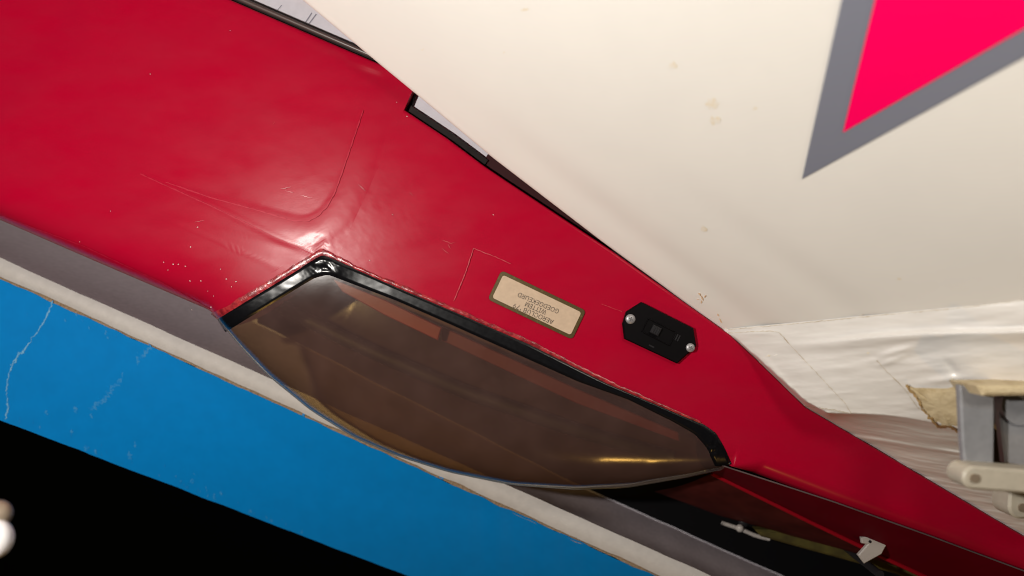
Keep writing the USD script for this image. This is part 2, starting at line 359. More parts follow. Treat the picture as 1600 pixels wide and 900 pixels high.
# fuselage skin
ss = np.unique(np.r_[np.linspace(top_edge[0][0], notch[-1][0], 620), S_CUT0, S_CUT1, S_END, s_notch1 - 2e-5, s_notch1])
RB = 0.0010
hole = ST([(60, 215), (110, 240), (300, 300), (470, 345), (492, 340), (512, 322), (530, 290), (568, 168), (600, 120)], ZT)
hole_line = smooth_line(np.array(hole), 0.001, 14)
panel = Polygon([tuple(q) for q in hole_line] + [st(P(420, 40, ZT)), st(P(-250, -120, ZT)), st(P(-250, 60, ZT))])
from shapely import contains_xy
from scipy.spatial import cKDTree
tree_h = cKDTree(np.array(resample(hole_line, 0.0004)))
fine = []
def add_line(pts, height, width): fine.append((cKDTree(np.array(resample(ST(pts, ZT), 0.0003))), height, width))
add_line([(0, 338), (130, 385), (250, 440), (328, 482)], 0.00010, 0.0006)
add_line([(200, 318), (330, 372), (420, 412), (432, 420)], 0.00007, 0.0005)
add_line([(140, 235), (330, 320), (430, 370), (495, 398)], 0.00012, 0.0011)
near, far = [], []
NT = 150
for s in ss:
    B, T = float(Bf(s)), float(Tprime(s))
    u = np.r_[np.linspace(0, 1, 8)[:-1] ** 1.6 * 0.06, np.linspace(0.06, 0.90, NT - 40), 0.90 + 0.10 * np.sin(np.linspace(0, np.pi / 2, 33)[1:])]
    t = B + (T - B) * u
    h = half(s, t)
    rr_ = 0.0085 * float(np.clip((s - S_END) / 0.012, 0, 1))
    if rr_ > 0: e2 = np.clip(T - t, 0, rr_); h = h - (rr_ - np.sqrt(np.maximum(rr_ ** 2 - (rr_ - e2) ** 2, 0)))
    e = np.clip(t - B, 0, RB); h = np.maximum(h - (RB - np.sqrt(np.maximum(RB ** 2 - (RB - e) ** 2, 0))), 0.0)
    near.append(np.stack([np.full_like(t, s), t, h], -1)); 
near = np.array(near)
pts2 = near[..., :2].reshape(-1, 2)
dist, _ = tree_h.query(pts2); inside = contains_xy(panel, pts2[:, 0], pts2[:, 1])
edge = np.where(inside, np.clip(dist / 0.0022, 0, 1), 0); edge = edge * edge * (3 - 2 * edge)
dz = -0.00011 * edge
for tr, hgt, wid in fine:
    d, _ = tr.query(pts2, distance_upper_bound=wid * 4); dz = dz + np.where(np.isfinite(d), hgt * np.exp(-(np.minimum(d, 1) / wid) ** 2), 0)
q3 = np.c_[pts2 * np.array([28.0, 46.0]), np.zeros(len(pts2))]
band = np.where(~inside & (dist < 0.012), 1 - ((dist - 0.006) / 0.006) ** 2, 0.0)
dz = dz + 0.00016 * band
dz = dz + 0.00008 * (meshkit.fbm(q3, 2, 4) - 0.5)
qc = np.array(st(P(545, 345, ZT))); dq = np.linalg.norm(pts2 - qc, axis=1)
dz = dz + 0.00004 * np.exp(-(dq / 0.03) ** 2) * (meshkit.fbm(np.c_[pts2 * 420, np.zeros(len(pts2))], 3, 8) - 0.5)
# film wrinkles near the canopy corner
c0 = np.array(st(P(500, 390, ZT))); dc = np.linalg.norm(pts2 - c0, axis=1)
dz = dz + 0.00022 * np.exp(-(dc / 0.007) ** 2) * (meshkit.fbm(np.c_[pts2 * 300, np.zeros(len(pts2))], 3, 6) - 0.4)
dz = dz.reshape(near.shape[:2]) * np.clip(near[..., 2] / A0 * 3 - 2, 0, 1)
hN = near[..., 2]
top = W3(near[..., 0], near[..., 1], ZM + hN + dz)
bot = W3(near[..., 0], near[..., 1], ZM - hN)[:, ::-1]
ring = np.concatenate([top, bot], 1).transpose(1, 0, 2)
fus = part(plane, "fuselage", grid(ring, True), red_film, smooth=35)

# dark strips added along wing seat and back edge for the shade there
def edge_band(pts, px_w, z0, z1):
    p = resample(pts, 6); t = np.gradient(p, axis=0); t /= np.linalg.norm(t, axis=1, keepdims=True); nr = np.stack([t[:, 1], -t[:, 0]], 1)
    a = np.array([P(x, y, z1) for x, y in p - nr * 6]); b = np.array([P(x, y, z1) for x, y in p + nr * np.reshape(px_w, (-1, 1))]); c = b.copy(); c[:, 2] = z0
    return grid(np.stack([a, b, c]))
part(plane, "seat_shade_strip", edge_band([(634, 173), (700, 217), (756, 259)], 11, 0.05, 0.0962), shade_and_pad, smooth=30, label="added dark strip for the shadow along the wing seat")
part(plane, "seat_shade_strip", edge_band([(752, 256), (787, 280), (955, 391)], 30, 0.05, 0.0950), shaded_red, smooth=30)  # dark red put in for the shaded red under the wing edge
part(plane, "seat_end", edge_band([(646, 120), (632, 174)], 9, 0.05, 0.0957), shade_and_pad, smooth=30)
part(plane, "back_dark_strip", edge_band([(100, -118), (360, -1), (590, 98), (646, 122)], 13, 0.05, 0.0955), shade_and_pad, smooth=30)
part(plane, "back_moulding", tube(smooth_line(Ps([(100, -124), (360, -8), (590, 91), (646, 115)], 0.0965), 0.003, 3), 0.0010, 8), brown_trim, smooth=True)

# pale hairlines scratched in the film
ls = [ribbon([(740, 388), (735, 404), (722, 440), (709, 470)], 1.1, lambda x, y: S(x, y, 0.0006), 0.3), ribbon([(740, 388), (765, 398), (798, 412)], 0.9, lambda x, y: S(x, y, 0.0006), 0.3),
      ribbon([(940, 475), (972, 487)], 0.8, lambda x, y: S(x, y, 0.0006), 0.2)]
for (x, y, l, a) in [(455, 292, 18, 2.8), (445, 298, 14, .3), (430, 190, 10, 1.9), (560, 288, 22, 1.0), (470, 305, 20, .4), (690, 375, 16, .5), (700, 382, 12, 1.2), (712, 378, 14, 2.6), (640, 300, 12, 1.1), (645, 288, 8, 2.0), (690, 388, 18, .9), (320, 345, 16, 2.9)]:
    ls.append(ribbon([(x, y), (x + l * math.cos(a), y + l * math.sin(a) * .6)], 0.6, lambda x, y: S(x, y, 0.0005), 0.3, 3, int(x), True))
po = [ribbon([(260, 285), (330, 309), (400, 328), (458, 345), (480, 346), (497, 338), (512, 322), (524, 300), (545, 240), (568, 172)], 1.6, lambda x, y: S(x, y, 0.00045), 0.15, 4, 3),
      ribbon([(220, 272), (330, 322), (430, 371), (494, 400)], 1.4, lambda x, y: S(x, y, 0.00045), 0.15, 4, 5), ribbon([(0, 337), (130, 384), (250, 440), (328, 483)], 1.3, lambda x, y: S(x, y, 0.00045), 0.15, 4, 6)]
part(fus, "panel_outline", cat([tm(q) for q in po]), outline_m)
part(fus, "scratch", cat([tm(q) for q in ls]), scratch_m, kind="stuff")
fk = []
spots = [(279, 413), (354, 436), (369, 440), (362, 448), (297, 439), (314, 439), (290, 416), (271, 413), (325, 455), (298, 386), (309, 355), (125, 378), (235, 116), (360, 48), (330, 480), (350, 485), (300, 484), (173, 330), (620, 160), (636, 182), (975, 505)]
spots += [(rng.uniform(250, 400), rng.uniform(360, 470)) for _ in range(4)] + [(rng.uniform(560, 800), rng.uniform(300, 480)) for _ in range(3)]
for x, y in spots:
    p = S(x, y, 0.0002); m_ = trimesh.creation.icosphere(1, 1.0); m_.apply_scale([rng.uniform(.0001, .00026), rng.uniform(.0001, .00038), .00008]); m_.apply_transform(trimesh.transformations.rotation_matrix(rng.uniform(0, 3), [0, 0, 1])); m_.apply_translation(p); fk.append(m_)
part(fus, "dust_fleck", cat(fk), fleck_m, kind="stuff")

# canopy bubble: near half, over the spine, far half
cs = np.unique(np.r_[np.linspace(S_CUT0, S_END - 0.0003, 170), S_CUT1])
can = []
for s in cs:
    t0, T = float(Tprime(s)), float(Tf0(s))
    th = np.linspace(0, np.pi / 2, 44)
    t = t0 + max(T - t0, 0.0) * np.sin(th)
    h = half(s, t); h[-1] = 0
    rise = 0.0003 * np.clip((t - t0) / 0.004, 0, 1)
    nearc = W3(np.full_like(t, s), t, ZM + h + rise); farc = W3(np.full_like(t, s), t, ZM - h)[::-1]
    can.append(np.vstack([nearc, farc[1:]]))
canopy = part(plane, "canopy", grid(np.array(can)), smoke, smooth=True)
keys(stage.GetPrimAtPath(canopy), label="smoked brown transparent bubble canopy edged with black tape")
# inside the canopy
c1 = Ps([(520, 436), (600, 468), (690, 512), (684, 532), (600, 492), (535, 456)], ZM + 0.020)
part(canopy, "inner_flange", slab(c1[:, :2], ZM + 0.018, ZM + 0.020, 0.0004), cockpit_red)
c2 = Ps([(690, 510), (900, 607), (1060, 676), (1062, 690), (900, 630), (690, 532)], ZM + 0.012)
part(canopy, "inner_flange", slab(c2[:, :2], ZM + 0.010, ZM + 0.012, 0.0004), bounce_red)  # strip added for the red glow along the tape
rodp = smooth_line(Ps([(440, 480), (560, 540), (720, 610), (900, 672), (1050, 715)], [0.055, 0.052, 0.050, 0.050, 0.05]), 0.004, 4)
part(canopy, "dark_band_tube", tube(rodp, 0.0034, 14), rod_m, smooth=True)  # added tube that draws the soft dark band behind the canopy

# tape round the canopy
outer_px = smooth_line([(340, 498), (380, 473.5), (488, 407.5), (503, 399), (510, 400), (520, 404), (620, 448), (700, 482), (825, 536), (950, 599), (1060, 646), (1098, 662), (1118, 676), (1132, 700), (1143, 725)], 3, 2)
inner_px = smooth_line([(353, 519), (380, 502), (491, 434.5), (510, 429), (518, 431), (620, 470), (700, 505), (825, 561), (903, 596), (981, 624), (1050, 658), (1085, 678), (1102, 697), (1117, 728)], 3, 2)
def arc(p, n):
    d = np.r_[0, np.cumsum(np.linalg.norm(np.diff(p, axis=0), axis=1))]; u = np.linspace(0, d[-1], n); return np.stack([np.interp(u, d, p[:, k]) for k in (0, 1)], 1)
NTP, NW = 420, 12
# match corners: split at the bend
def split(p, c): i = int(np.argmin(np.linalg.norm(p - np.array(c), axis=1))); return p[:i + 1], p[i:]
o1, o2 = split(outer_px, (506, 399)); i1, i2 = split(inner_px, (513, 429.5))
OP = np.vstack([arc(o1, 110), arc(o2, 330)[1:]]); IP = np.vstack([arc(i1, 110), arc(i2, 330)[1:]])
tp = []
for k in range(NW + 1):
    f = k / NW
    lift = 0.00055 * min(1, 6 * f, 6 * (1 - f)) + 0.0001
    row = []
    for a, b in zip(OP, IP):
        q = a * (1 - f) + b * f
        p = S(q[0], q[1], lift + 0.0002)
        dcor = math.hypot(q[0] - 512, q[1] - 416)
        w = math.exp(-(dcor / 28) ** 2)
        nz = meshkit.fbm(np.array([q[0] / 17.0, q[1] / 15.0, 0.3]), 3, 2) - 0.45
        nz2 = meshkit.fbm(np.array([q[0] / 34.0, q[1] / 22.0, 0.7]), 3, 5) - 0.5
        p[2] += (0.0032 * w * nz + 0.0005 * nz2 * math.exp(-(max(0, q[0] - 512) / 150) ** 2)) * min(1, 4 * f + .15, 4 * (1 - f) + .15) + 0.0012 * w + 0.0012 * math.exp(-(math.hypot(q[0] - 1114, q[1] - 701) / 12) ** 2) * (meshkit.fbm(np.array([q[0] / 5.0, q[1] / 5.0, 4.1]), 2, 31) - 0.5)
        row.append(p)
    tp.append(row)
tape = part(canopy, "black_tape", grid(np.array(tp)), black_tape, smooth=True)
# torn film margin along the outside of the tape
mo = smooth_line([(328, 489), (380, 458.5), (495, 390), (502, 386), (508, 388), (560, 415), (620, 440), (700, 474), (825, 528), (950, 592), (1060, 641), (1092, 656)], 3, 2)
mi = smooth_line([(340, 499), (380, 474.5), (488, 408.5), (503, 400), (510, 401), (520, 405), (620, 449), (700, 483), (825, 537), (950, 600), (1060, 647), (1096, 662)], 3, 2)
mo1, mo2 = split(mo, (502, 386)); mi1, mi2 = split(mi, (506, 400))
MO = np.vstack([arc(mo1, 90), arc(mo2, 300)[1:]]); MI = np.vstack([arc(mi1, 90), arc(mi2, 300)[1:]])
mm = []
for k in range(7):
    f = k / 6; row = []
    for j, (a, b) in enumerate(zip(MO, MI)):
        a2 = a + (b - a) * 0.45 * (meshkit.fbm(np.array([j / 5.0, 2.2, 0]), 3, 3)) * 1.0
        q = a2 * (1 - f) + b * f
        p = S(q[0], q[1], 0.0002); nz = meshkit.fbm(np.array([q[0] / 9.0, q[1] / 9.0, 1.3]), 3, 12)
        p[2] += 0.0003 + 0.0004 * math.sin(math.pi * f) * nz
        row.append(p)
    mm.append(row)
part(fus, "film_margin", grid(np.array(mm)), red_gap, smooth=True)
# thick moulded lip along the bottom of the bubble
def sil(s):
    t0, T = float(Tprime(s)), float(Tf0(s)); t = t0 + max(T - t0, 0) * np.sin(np.linspace(0.6, np.pi / 2, 120)); h = half(s, t); h[-1] = 0
    w = W3(np.full_like(t, s), t, ZM + h); k = np.argmax((w[:, :2] @ U[:2]) / (CAM_Z - w[:, 2])); return w[k]
lip = np.array([sil(s) for s in np.linspace(S_CUT0 + 0.001, S_END - 0.001, 160)])
part(canopy, "lip", tube(smooth_line(lip, 0.001, 8), 0.0006, 8), M("lip_plastic", (0.10, 0.115, 0.13), 0.25, 0.5), smooth=True)

# nose deck beyond the canopy
n_ = 60
def line3(pts, zs, n=n_):
    p = np.asarray(pts, float); d = np.linspace(0, 1, len(p)); u = np.linspace(0, 1, n)
    return np.array([P(np.interp(q, d, p[:, 0]), np.interp(q, d, p[:, 1]), np.interp(q, d, zs)) for q in u])
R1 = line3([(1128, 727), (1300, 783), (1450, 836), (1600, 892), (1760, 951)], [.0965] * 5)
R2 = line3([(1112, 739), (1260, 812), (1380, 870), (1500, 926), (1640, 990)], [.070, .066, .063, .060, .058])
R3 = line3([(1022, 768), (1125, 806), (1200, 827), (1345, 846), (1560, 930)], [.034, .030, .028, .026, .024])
part(plane, "nose_deck", grid(np.array([R1 * (1 - f) + R2 * f + np.array([0, 0, .0015 * math.sin(math.pi * f)]) for f in np.linspace(0, 1, 9)])), shade_red_deck, smooth=True, label="red sloping deck ahead of the canopy, darkened for shade")
part(plane, "nose_shade_face", grid(np.array([R2 * (1 - f) + R3 * f + np.array([0, 0, .004 * math.sin(math.pi * f)]) for f in np.linspace(0, 1, 9)])), maroon, smooth=True)  # added face, its maroon stands for red-tinged shade below the nose
part(plane, "red_moulding", tube(R2 + np.array([0, 0, .0008]), 0.0011, 8), red_line, smooth=True)
part(plane, "deck_seam", tube(R1 + np.array([0, 0, 0.0003]), 0.00032, 8), seam_grey, smooth=True)

# approval label
LC = np.array([P(x, y, ZT) for x, y in [(783, 422), (915, 485), (894, 531), (763, 468)]])
lc = LC.mean(0); ex = (LC[1] - LC[0]); ex = ex / np.linalg.norm(ex); ey = np.cross([0, 0, 1], ex)
LW = np.linalg.norm(LC[1] - LC[0]); LH = np.linalg.norm(LC[3] - LC[0])
def rrect(w, h, r, n=6):
    return np.array(Polygon([(-w / 2 + r, -h / 2 + r), (w / 2 - r, -h / 2 + r), (w / 2 - r, h / 2 - r), (-w / 2 + r, h / 2 - r)]).buffer(r, quad_segs=n).exterior.coords)[:-1]
def place(m_, origin, x, z=(0, 0, 1)):
    y = np.cross(z, x); T = np.eye(4); T[:3, 0], T[:3, 1], T[:3, 2], T[:3, 3] = x, y, z, origin
    m_ = m_.copy(); m_.apply_transform(T); return m_
def local_top(px, py): return surf_st(px, py)[2]
zl = ZT + 0.0003
lc[2] = zl
border = slab(rrect(LW, LH, 0.0016), 0, 0.00030, 0.00008)
lab = part(plane, "approval_label", place(border, lc, ex), gold_border, label="small cream approval label with an olive gold border and brown lettering")
part(lab, "paper", place(slab(rrect(LW - 0.0028, LH - 0.0028, 0.0010), 0, 0.00042, 0.00004), lc, ex), cream_paper)
tx = -ex
def letter(text, px_a, px_b, h):
    """Text from pixel a (start of the baseline... top of the upside-down letters) to pixel b."""
    a, b = P(*px_a, ZT), P(*px_b, ZT); a[2] = b[2] = zl + 0.00042
    m_ = meshkit.text_mesh(text, h, 0.00006)
    w = m_.bounds[1][0]; L = np.linalg.norm(b - a); m_.apply_scale([L / w, 1, 1])
    x = (b - a) / L
    return place(m_, a, x)
lt = cat([letter("AEROCLUB '79", (866, 500.5), (803.5, 473.5), 0.00185), letter("WITTEM", (854.5, 485.5), (822.5, 471.5), 0.00185), letter("GOEDGEKEURD", (874.5, 484), (811, 456.5), 0.00185)])
part(lab, "lettering", lt, ink)

# switch plate
hexa = np.array([P(x, y, ZT + 0.0025) for x, y in [(1002.5, 472), (1084, 513), (1088.5, 541), (1058.5, 568.5), (976, 530), (973, 506), (979, 487)]])
swp = part(plane, "switch_plate", slab(hexa[::-1, :2], ZT - 0.001, ZT + 0.0024, 0.0005), black_plastic, label="black switch plate held by two screws")
sx = (hexa[1] - hexa[0]); sx = sx / np.linalg.norm(sx)
def boxm(w, h, d, bev=0.0002): return slab(np.array([(-w / 2, -h / 2), (w / 2, -h / 2), (w / 2, h / 2), (-w / 2, h / 2)]), 0, d, bev)
zs = ZT + 0.0024
def at_sw(px, py, dz=0.0): p = P(px, py, zs); p[2] += dz; return p
fr_ = cat([place(boxm(0.0115, 0.0006, 0.0004), at_sw(1034, 508), sx), place(boxm(0.0115, 0.0006, 0.0004), at_sw(1025, 529), sx), place(boxm(0.0006, 0.0058, 0.0004), at_sw(1007.5, 508), sx), place(boxm(0.0006, 0.0058, 0.0004), at_sw(1051, 530), sx)])
part(swp, "slot_frame", fr_, black_plastic)
sl = cat([place(boxm(0.0036, 0.0034, 0.0016, .0003), at_sw(1024, 516), sx)] + [place(boxm(0.0003, 0.0030, 0.0003, .00005), at_sw(1024 + k * 3.2, 516 + k * 1.5, .0016), sx) for k in (-1, 0, 1)])
part(swp, "slider", sl, dark_plastic)
mk = cat([place(boxm(0.0005, 0.0026, 0.0003, .00005), at_sw(1057 + k * 3.4, 527 + k * 1.6), sx) for k in (-1, 0, 1)] + [place(boxm(0.0022, .0006, .0002, .00005), at_sw(1018, 541), sx)])
part(swp, "raised_mark", mk, dark_plastic)
for (x, y, r) in [(985, 498.5, 0.00200), (1078.7, 543.3, 0.0018)]:
    c = at_sw(x, y); dome = trimesh.creation.icosphere(3, r); dome.apply_scale([1, 1, 0.45]); dome.apply_translation(c)
    slot = cat([place(boxm(r * .9, r * .2, .0002, .00004), c + np.array([0, 0, r * .40]), sx), place(boxm(r * .2, r * .9, .0002, .00004), c + np.array([0, 0, r * .405]), sx)])
    sp = part(swp, "screw", dome, screw_metal, smooth=True); part(sp, "cross_slot", slot, screw_slot)

# foam pad that carries the fuselage above the box floor
pad = thing("foam_pad", "dark foam pad under the red fuselage in the box", "foam pad", (-0.05, 0.04, ZB))
pp = W3(np.array([-0.13, 0.10, 0.10, -0.13]), np.array([-0.02, -0.02, 0.02, 0.02]) - 0.03, np.zeros(4))[:, :2]
part(pad, "pad", slab(pp if Polygon(pp).exterior.is_ccw else pp[::-1], ZB + 0.0006, ZM - A0 - 0.0002, 0.001), shade_and_pad)

# ------------------------------------------------------------------ WING (white film, resting over the fuselage)
wing = thing("model_wing", "white film covered model wing with pink star point lying across the red fuselage", "wing", (0.15, 0.05, 0.1))
w0, w1, w2 = P(470, 0, 0.118), P(1140, 515, 0.0995), P(1600, 0, 0.235)
wn = np.cross(w1 - w0, w2 - w0); wn /= np.linalg.norm(wn); wn = wn if wn[2] > 0 else -wn
CP = np.array([0, 0, CAM_Z])
def Wp(px, py, lift=0.0):
    r = P(px, py, 0.0) - CP; k = ((w0 + wn * lift - CP) @ wn) / (r @ wn); return CP + r * k
def wing_left(y):
    return np.interp(y, [-400, 0, 100, 141, 245, 380, 450, 515, 523, 560, 636, 702, 838, 955], [-20, 470, 590, 640, 765, 941, 1037, 1124, 1130, 1172, 1250, 1362, 1592, 1792])
def seam_y(x): return 515 - (x - 1130) * 0.0957
def bumpq(x, q):
    """Folds and creases of the film wrapped round the edge (metres)."""
    y = q + seam_y(x); n = lambda a, b, k: meshkit.fbm(np.array([a, b, 0.2]), 3, k) - 0.5
    r = 0.0; on = np.clip(q / 14, 0, 1)
    yr = 537 - (x - 1250) * 0.062 + 3 * math.sin(x / 60.0)                     # long raised fold
    k = np.clip((x - 1225) / 110, 0, 1); d = y - yr
    r += 0.0016 * k * (math.exp(-(d / 5.0) ** 2) if d < 0 else math.exp(-(d / 11.0) ** 2))
    for (xa, ya, xb, yb, h, w) in [(1362, 562, 1440, 536, .0009, 5), (1372, 572, 1420, 553, .0007, 4), (1400, 560, 1500, 543, -.0008, 8), (1150, 522, 1215, 519, .0004, 3), (1190, 560, 1330, 548, -.0005, 9),
                                   (1180, 548, 1260, 632, .0005, 5), (1440, 598, 1520, 588, .0009, 6), (1475, 560, 1500, 590, -.0006, 6)]:
        L = math.hypot(xb - xa, yb - ya); u = ((x - xa) * (xb - xa) + (y - ya) * (yb - ya)) / L ** 2; c = min(1, max(0, u))
        dd = math.hypot(x - xa - c * (xb - xa), y - ya - c * (yb - ya)); r += h * math.exp(-(dd / w) ** 2) * math.sin(math.pi * min(.92, max(.08, c)))
    r += 0.0010 * n(x / 85.0, q / 13.0, 21) * on
    yf = 638 + (x - 1260) * 0.125
    kk = np.clip((y - yf + 10) / 18, 0, 1)
    w = (y - .16 * (x - 1300) + 6 * n(x / 50.0, y / 40.0, 5)) 
    r += kk * (0.0026 * n(x / 170.0, w / 9.0, 23) + 0.0009 * math.exp(-((y - yf - 34 - .03 * (x - 1300)) / 3.0) ** 2))
    return float(r)
YB = interp([(1000, 420), (1140, 523), (1180, 560), (1258, 636), (1370, 702), (1600, 838), (1900, 1015)])
def skirt(px, py, lift=0.0):
    sy = seam_y(px); q = py - sy; qb = max(8.0, float(YB(px)) - sy); z0 = Wp(px, sy)[2]
    v = q / qb
    vf = min(0.93, max(0.3, (638 + (px - 1260) * 0.125 + 5 * math.sin(px / 47.0) - sy) / qb))
    if v <= vf: f = 0.30 * max(v / vf, 0.0) ** 1.5
    else: f = min(1.0, 0.30 + 0.70 * ((v - vf) / (1 - vf)) ** 0.85) if v < 1 else 1 + 0.6 * (v - 1)
    b = z0 - max(0.0, z0 - 0.0972) * f + bumpq(px, q)
    return P(px, py, max(b, ZB + 0.004) + lift)
# flat skin
rowsY = np.r_[np.linspace(-300, 0, 14)[:-1], np.linspace(0, 520, 74)]
skin = []
edge_off = np.array([(0.0, -0.0016), (0.0, -0.0011), (0.8, -0.0006), (2.0, -0.0002), (6.0, 0.0)])
for y in rowsY:
    yy = y
    row = []
    xl = wing_left(yy)
    xr = 1850.0
    cols = np.r_[edge_off[:, 0], 6 + (xr - xl - 6) * np.linspace(0, 1, 90)[1:] ** 1.3] + xl
    for k, x in enumerate(cols):
        ym = min(yy, seam_y(x) + 1.0) if yy > 460 else yy
        p = Wp(x, ym)
        if k < 5: p = p + wn * edge_off[k, 1]
        # hollow between edge and first spar, shallow ribs
        dxe = (x - xl) * 0.62
        p = p - wn * (0.0006 * math.exp(-((dxe - 42) / 22) ** 2) * np.clip((y - 120) / 200, 0, 1) + 0.0004 * math.exp(-((dxe - (150 if y < 600 else 0)) / 26) ** 2) * np.clip((y - 230) / 200, 0, 1))
        row.append(p)
    skin.append(row)
skin = np.array(skin)
wsk = part(wing, "wing_skin", grid(skin), white_film, smooth=True)
under = skin[:, ::6] - wn * 0.011
under[:, 0] = skin[:, 0] - wn * 0.006 + np.array([0.004, 0.003, 0])
part(wing, "wing_underside", grid(under[:, ::-1]), white_film)
le = np.stack([skin[:, 0], under[:, 0]])
part(wing, "edge_strip", grid(le), white_film)

# rolled edge with crumpled film
def skirt_grid(x0, x1, q0, q1, nx, nq):
    G = []
    for q in np.linspace(q0, q1, nq):
        row = []
        for u in np.linspace(0, 1, nx):
            # left boundary runs under the fuselage
            xb = 1124.0
            for _ in range(12): xb = 0.5 * xb + 0.5 * float(wing_left(seam_y(xb) + q))
            xl = xb - 14 - 0.03 * max(q, 0); x = xl + (x1 - xl) * u ** 1.25; y = seam_y(x) + q
            row.append(skirt(x, y, 0.0002))
        G.append(row)
    return np.array(G)
sk = part(wing, "rolled_edge", grid(skirt_grid(1124, 1850, -0.5, 420, 170, 210)), crumple_film, smooth=True, label="crumpled white film wrapped round the wing edge")
# film overlap lines
SL = lambda x, y: skirt(x, y, 0.0004)
for pts in ([(1138, 515), (1240, 506), (1370, 493), (1480, 483), (1600, 469)], [(1135, 520), (1160, 519), (1205, 517), (1217, 519), (1240, 545), (1290, 598), (1322, 632), (1330, 646)], [(1330, 646), (1300, 640), (1255, 634)], [(1370, 563), (1385, 580), (1412, 606), (1436, 640)]):
    part(sk, "film_seam", ribbon(pts, 1.2, SL, 0.25, 3, int(pts[0][0])), seam_line)
st_m = []
for (x, y, w, l) in [(1200, 556, 3, 8), (1212, 555, 3, 7), (1188, 566, 4, 6), (1255, 640, 3, 5), (1178, 545, 2, 3), (1356, 551, 3, 4), (1488, 592, 3, 4), (1130, 513, 6, 14)]:
    st_m.append(tm(ribbon([(x - l / 2, y + 1), (x, y), (x + l / 2, y - 1)], w, SL, 0.5, 2, x, True)))
part(sk, "glue_stain", cat(st_m), stain, kind="stuff")
WL = lambda x, y: Wp(x, y, 0.00012)
ws = []
for (x, y, w, l) in [(1050, 103, 9, 18), (1113, 162, 16, 22), (1118, 188, 14, 18), (1100, 358, 8, 10), (1345, 492, 4, 8), (660, 78, 4, 5), (820, 15, 5, 14), (788, 83, 4, 5), (1180, 170, 4, 8), (1405, 437, 5, 7)]:
    ws.append(tm(ribbon([(x - l / 2, y + 1), (x, y), (x + l / 2, y - 1)], w, WL, 1.0, 2, x + 1, True)))
part(wsk, "stain", cat(ws), stain, kind="stuff")
of = []
for (x, y, l, a) in [(1093, 460, 6, .9), (1097, 466, 9, 1.1), (1101, 463, 5, 2.2), (1096, 472, 5, 1.5), (1122, 492, 5, .9), (1126, 501, 9, 1.0), (1090, 468, 4, .2)]:
    of.append(tm(ribbon([(x - l / 2 * math.cos(a), y - l / 2 * math.sin(a)), (x, y), (x + l / 2 * math.cos(a), y + l / 2 * math.sin(a))], 2.0, WL, 0.3, 2, x, True)))
part(wsk, "painted_glint", cat(of), painted_glint, kind="stuff")  # lamp glints on the film wrinkles, painted as spots of colour

# printed star point
def decal(pts, lift):
    tri = np.array([Wp(x, y, lift) for x, y in pts]); return (tri, np.array([[0, 1, 2]]))
star = part(wing, "star_point", decal([(1253, 280), (1253 + 62 * 1.7, 280 - 280 * 1.7), (1253 + 347 * 1.7, 280 - 190 * 1.7)], 0.00035), grey_print, label="grey bordered pink star point printed on the white wing")
part(star, "pink_centre", decal([(1317, 207), (1317 + 50 * 1.9, 207 - 207 * 1.9), (1317 + 283 * 1.5, 207 - 162 * 1.5)], 0.0006), pink_print)

# torn corner with bare wood
TC = [(1414, 600), (1428, 606), (1480, 607), (1498, 602), (1503, 615), (1504, 660), (1506, 680), (1492, 672), (1478, 664), (1464, 669), (1450, 650), (1438, 632), (1430, 620)]
cx, cy = np.mean(TC, 0)
tv = [P(cx, cy, skirt(cx, cy)[2] + 0.0016)]
ring_ = resample(TC + [TC[0]], 4)[:-1]
for f in (0.5, 1.0):
    for k, (x, y) in enumerate(ring_):
        x2, y2 = cx + (x - cx) * f, cy + (y - cy) * f
        tv.append(skirt(x2, y2, 0.0018 + 0.0012 * (meshkit.fbm(np.array([x2 / 8, y2 / 8, 0]), 2, 3) - .5) if f < 1 else 0.0011))
n = len(ring_); tf = []
for k in range(n):
    k2 = (k + 1) % n; tf += [[0, 1 + k, 1 + k2], [1 + k, 1 + n + k, 1 + n + k2], [1 + k, 1 + n + k2, 1 + k2]]
part(wing, "bare_wood", (np.array(tv), np.array(tf)), balsa, smooth=True, label="bare cream wood showing through the torn film")
part(wing, "glue_line", ribbon([(1416, 602), (1432, 622), (1442, 640), (1452, 652), (1466, 668), (1480, 665), (1494, 673), (1505, 682)], 3.2, lambda x, y: skirt(x, y, 0.0019), 0.8, 4, 4), glue)
# cream spar edge at the right
sp_ = np.array([P(x, y, 0.176) for x, y in [(1527, 603), (1720, 600), (1720, 617), (1538, 619)]])
part(wing, "spar_edge", slab(sp_[::-1, :2], 0.160, 0.176, 0.001), balsa)

# hinge bracket under the wing edge
hb = thing("hinge_bracket", "grey and cream lever bracket with pinned arms below the wing edge", "bracket", P(1540, 690, 0.12))
def plate(pts, z0, z1, bev=0.0006): q = np.array([P(x, y, z1) for x, y in pts])[:, :2]; return slab(q[::-1] if not Polygon(q).exterior.is_ccw else q, z0, z1, bev)
part(hb, "side_plate", plate([(1500, 602), (1552, 602), (1555, 620), (1554, 733), (1509, 740), (1504, 690)], 0.1655, 0.168), grey_plate)
part(hb, "side_plate", plate([(1562, 617), (1720, 612), (1720, 745), (1598, 730), (1571, 724), (1564, 660)], 0.157, 0.160), grey_plate)
part(hb, "gap_shade_plate", plate([(1548, 612), (1720, 610), (1720, 780), (1548, 745)], 0.148, 0.150, 0), shadow_gap)  # added dark plate that stands for the shade between the side plates
def capsule(a, b, r, z0, z1):
    from shapely.geometry import LineString
    A, B = P(*a, z1)[:2], P(*b, z1)[:2]; g = LineString([A, B]).buffer(r, quad_segs=10)
    return slab(np.array(g.exterior.coords)[:-1][::-1], z0, z1, 0.0008)
a1 = part(hb, "lever_arm", capsule((1523, 747), (1720, 762), 0.0036, 0.168, 0.177), cream_plastic)
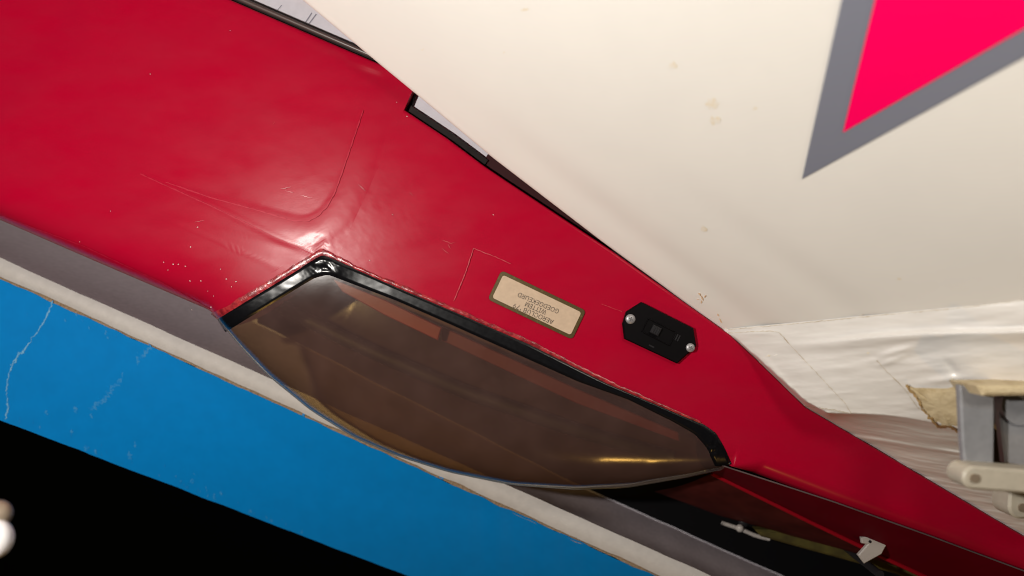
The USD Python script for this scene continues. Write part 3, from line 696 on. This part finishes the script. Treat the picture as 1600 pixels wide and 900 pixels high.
a2 = part(hb, "lever_arm", capsule((1596, 792), (1600, 730), 0.0044, 0.130, 0.140), cream_plastic)
for par, (x, y, z, r) in ((a1, (1522, 747, .177, .0014)), (a2, (1597, 793, .140, .0015))):
    c = trimesh.creation.cylinder(r, 0.0014, sections=24); c.apply_translation(P(x, y, z)); part(par, "pin", c, brown_metal, smooth=30)
bs = trimesh.creation.cylinder(0.0065, 0.003, sections=48); bs.apply_translation(P(1592, 632, .160)); part(hb, "pivot_boss", bs, grey_plate, smooth=30)

# ------------------------------------------------------------------ things below the nose, on a black sheet added for the shadow
bsheet = thing("shade_sheet", "added flat black sheet standing for the shadow between box wall and aircraft nose", "sheet", P(1200, 850, ZB))
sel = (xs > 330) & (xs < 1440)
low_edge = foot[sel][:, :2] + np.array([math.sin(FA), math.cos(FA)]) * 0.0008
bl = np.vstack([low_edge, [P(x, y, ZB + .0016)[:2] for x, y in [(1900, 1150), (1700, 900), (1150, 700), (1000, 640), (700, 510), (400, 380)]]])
part(bsheet, "sheet", slab(bl[::-1] if not Polygon(bl).exterior.is_ccw else bl, ZB + 0.0006, ZB + 0.0016, 0.0003), shade_sheet_m)
ol = thing("olive_strip", "blurred olive green strip lying in the shadow under the aircraft nose", "strip", P(1300, 860, .03))
part(ol, "strip", plate([(1180, 828), (1215, 829), (1345, 846), (1480, 895), (1640, 960), (1640, 1010), (1480, 935), (1400, 897), (1310, 872), (1240, 853), (1190, 839)], 0.030, 0.036, 0.001), olive)
hn = thing("control_horn", "white angled plastic horn standing on the olive strip", "control horn", P(1360, 858, .04))
part(hn, "horn", plate([(1346, 840.5), (1374, 834), (1390, 844), (1378, 866), (1351, 881), (1341, 868), (1356, 851), (1347, 849)], 0.0742, 0.076, 0.0004), white_plastic)
c = trimesh.creation.cylinder(0.0017, 0.044, sections=20); c.apply_translation(P(1341, 871, .053)); part(hn, "clamp", c, dark_plastic)
c = cat([trimesh.creation.cylinder(0.0006, 0.0008, sections=12).apply_translation(P(x, y, .076)) for x, y in [(1368, 842), (1359, 846)]]); part(hn, "hole", c, dark_plastic)
pn = thing("small_clevis", "thin white clevis pin with round hub on the added black sheet", "clevis", P(1156, 825, .03))
part(pn, "pin", tube(smooth_line(Ps([(1128, 817), (1156, 826), (1182, 838), (1202, 842)], .032), .002, 2), [0.0009] * 4 if False else 0.0010, 10), white_plastic, smooth=True)
hub = trimesh.creation.icosphere(2, 0.0019); hub.apply_translation(P(1156, 825.5, .0325)); part(pn, "hub", hub, white_plastic, smooth=True)
hub = trimesh.creation.icosphere(2, 0.0026); hub.apply_scale([1, 1, .7]); hub.apply_translation(P(1162, 816, .030)); part(pn, "collar", hub, dark_plastic, smooth=True)

# ------------------------------------------------------------------ out-of-focus knob at the left edge
kb = thing("white_knob", "out of focus white knob with brown collar against the dark floor", "knob", P(-60, 838, 0.19))
k0 = trimesh.creation.icosphere(4, 0.0052); k0.apply_scale([1.0, 1.1, 1.0]); k0.apply_translation(P(-10, 842, 0.19)); part(kb, "knob", k0, bright_white, smooth=True)
k1 = trimesh.creation.icosphere(3, 0.0040); k1.apply_translation(P(-4, 803, 0.187)); part(kb, "collar", k1, brown_metal, smooth=True)
part(kb, "stem", tube(np.array([P(-12, 832, 0.188), P(-120, 850, 0.18), P(-420, 900, 0.15)]), 0.0035, 14), brown_metal, smooth=True)
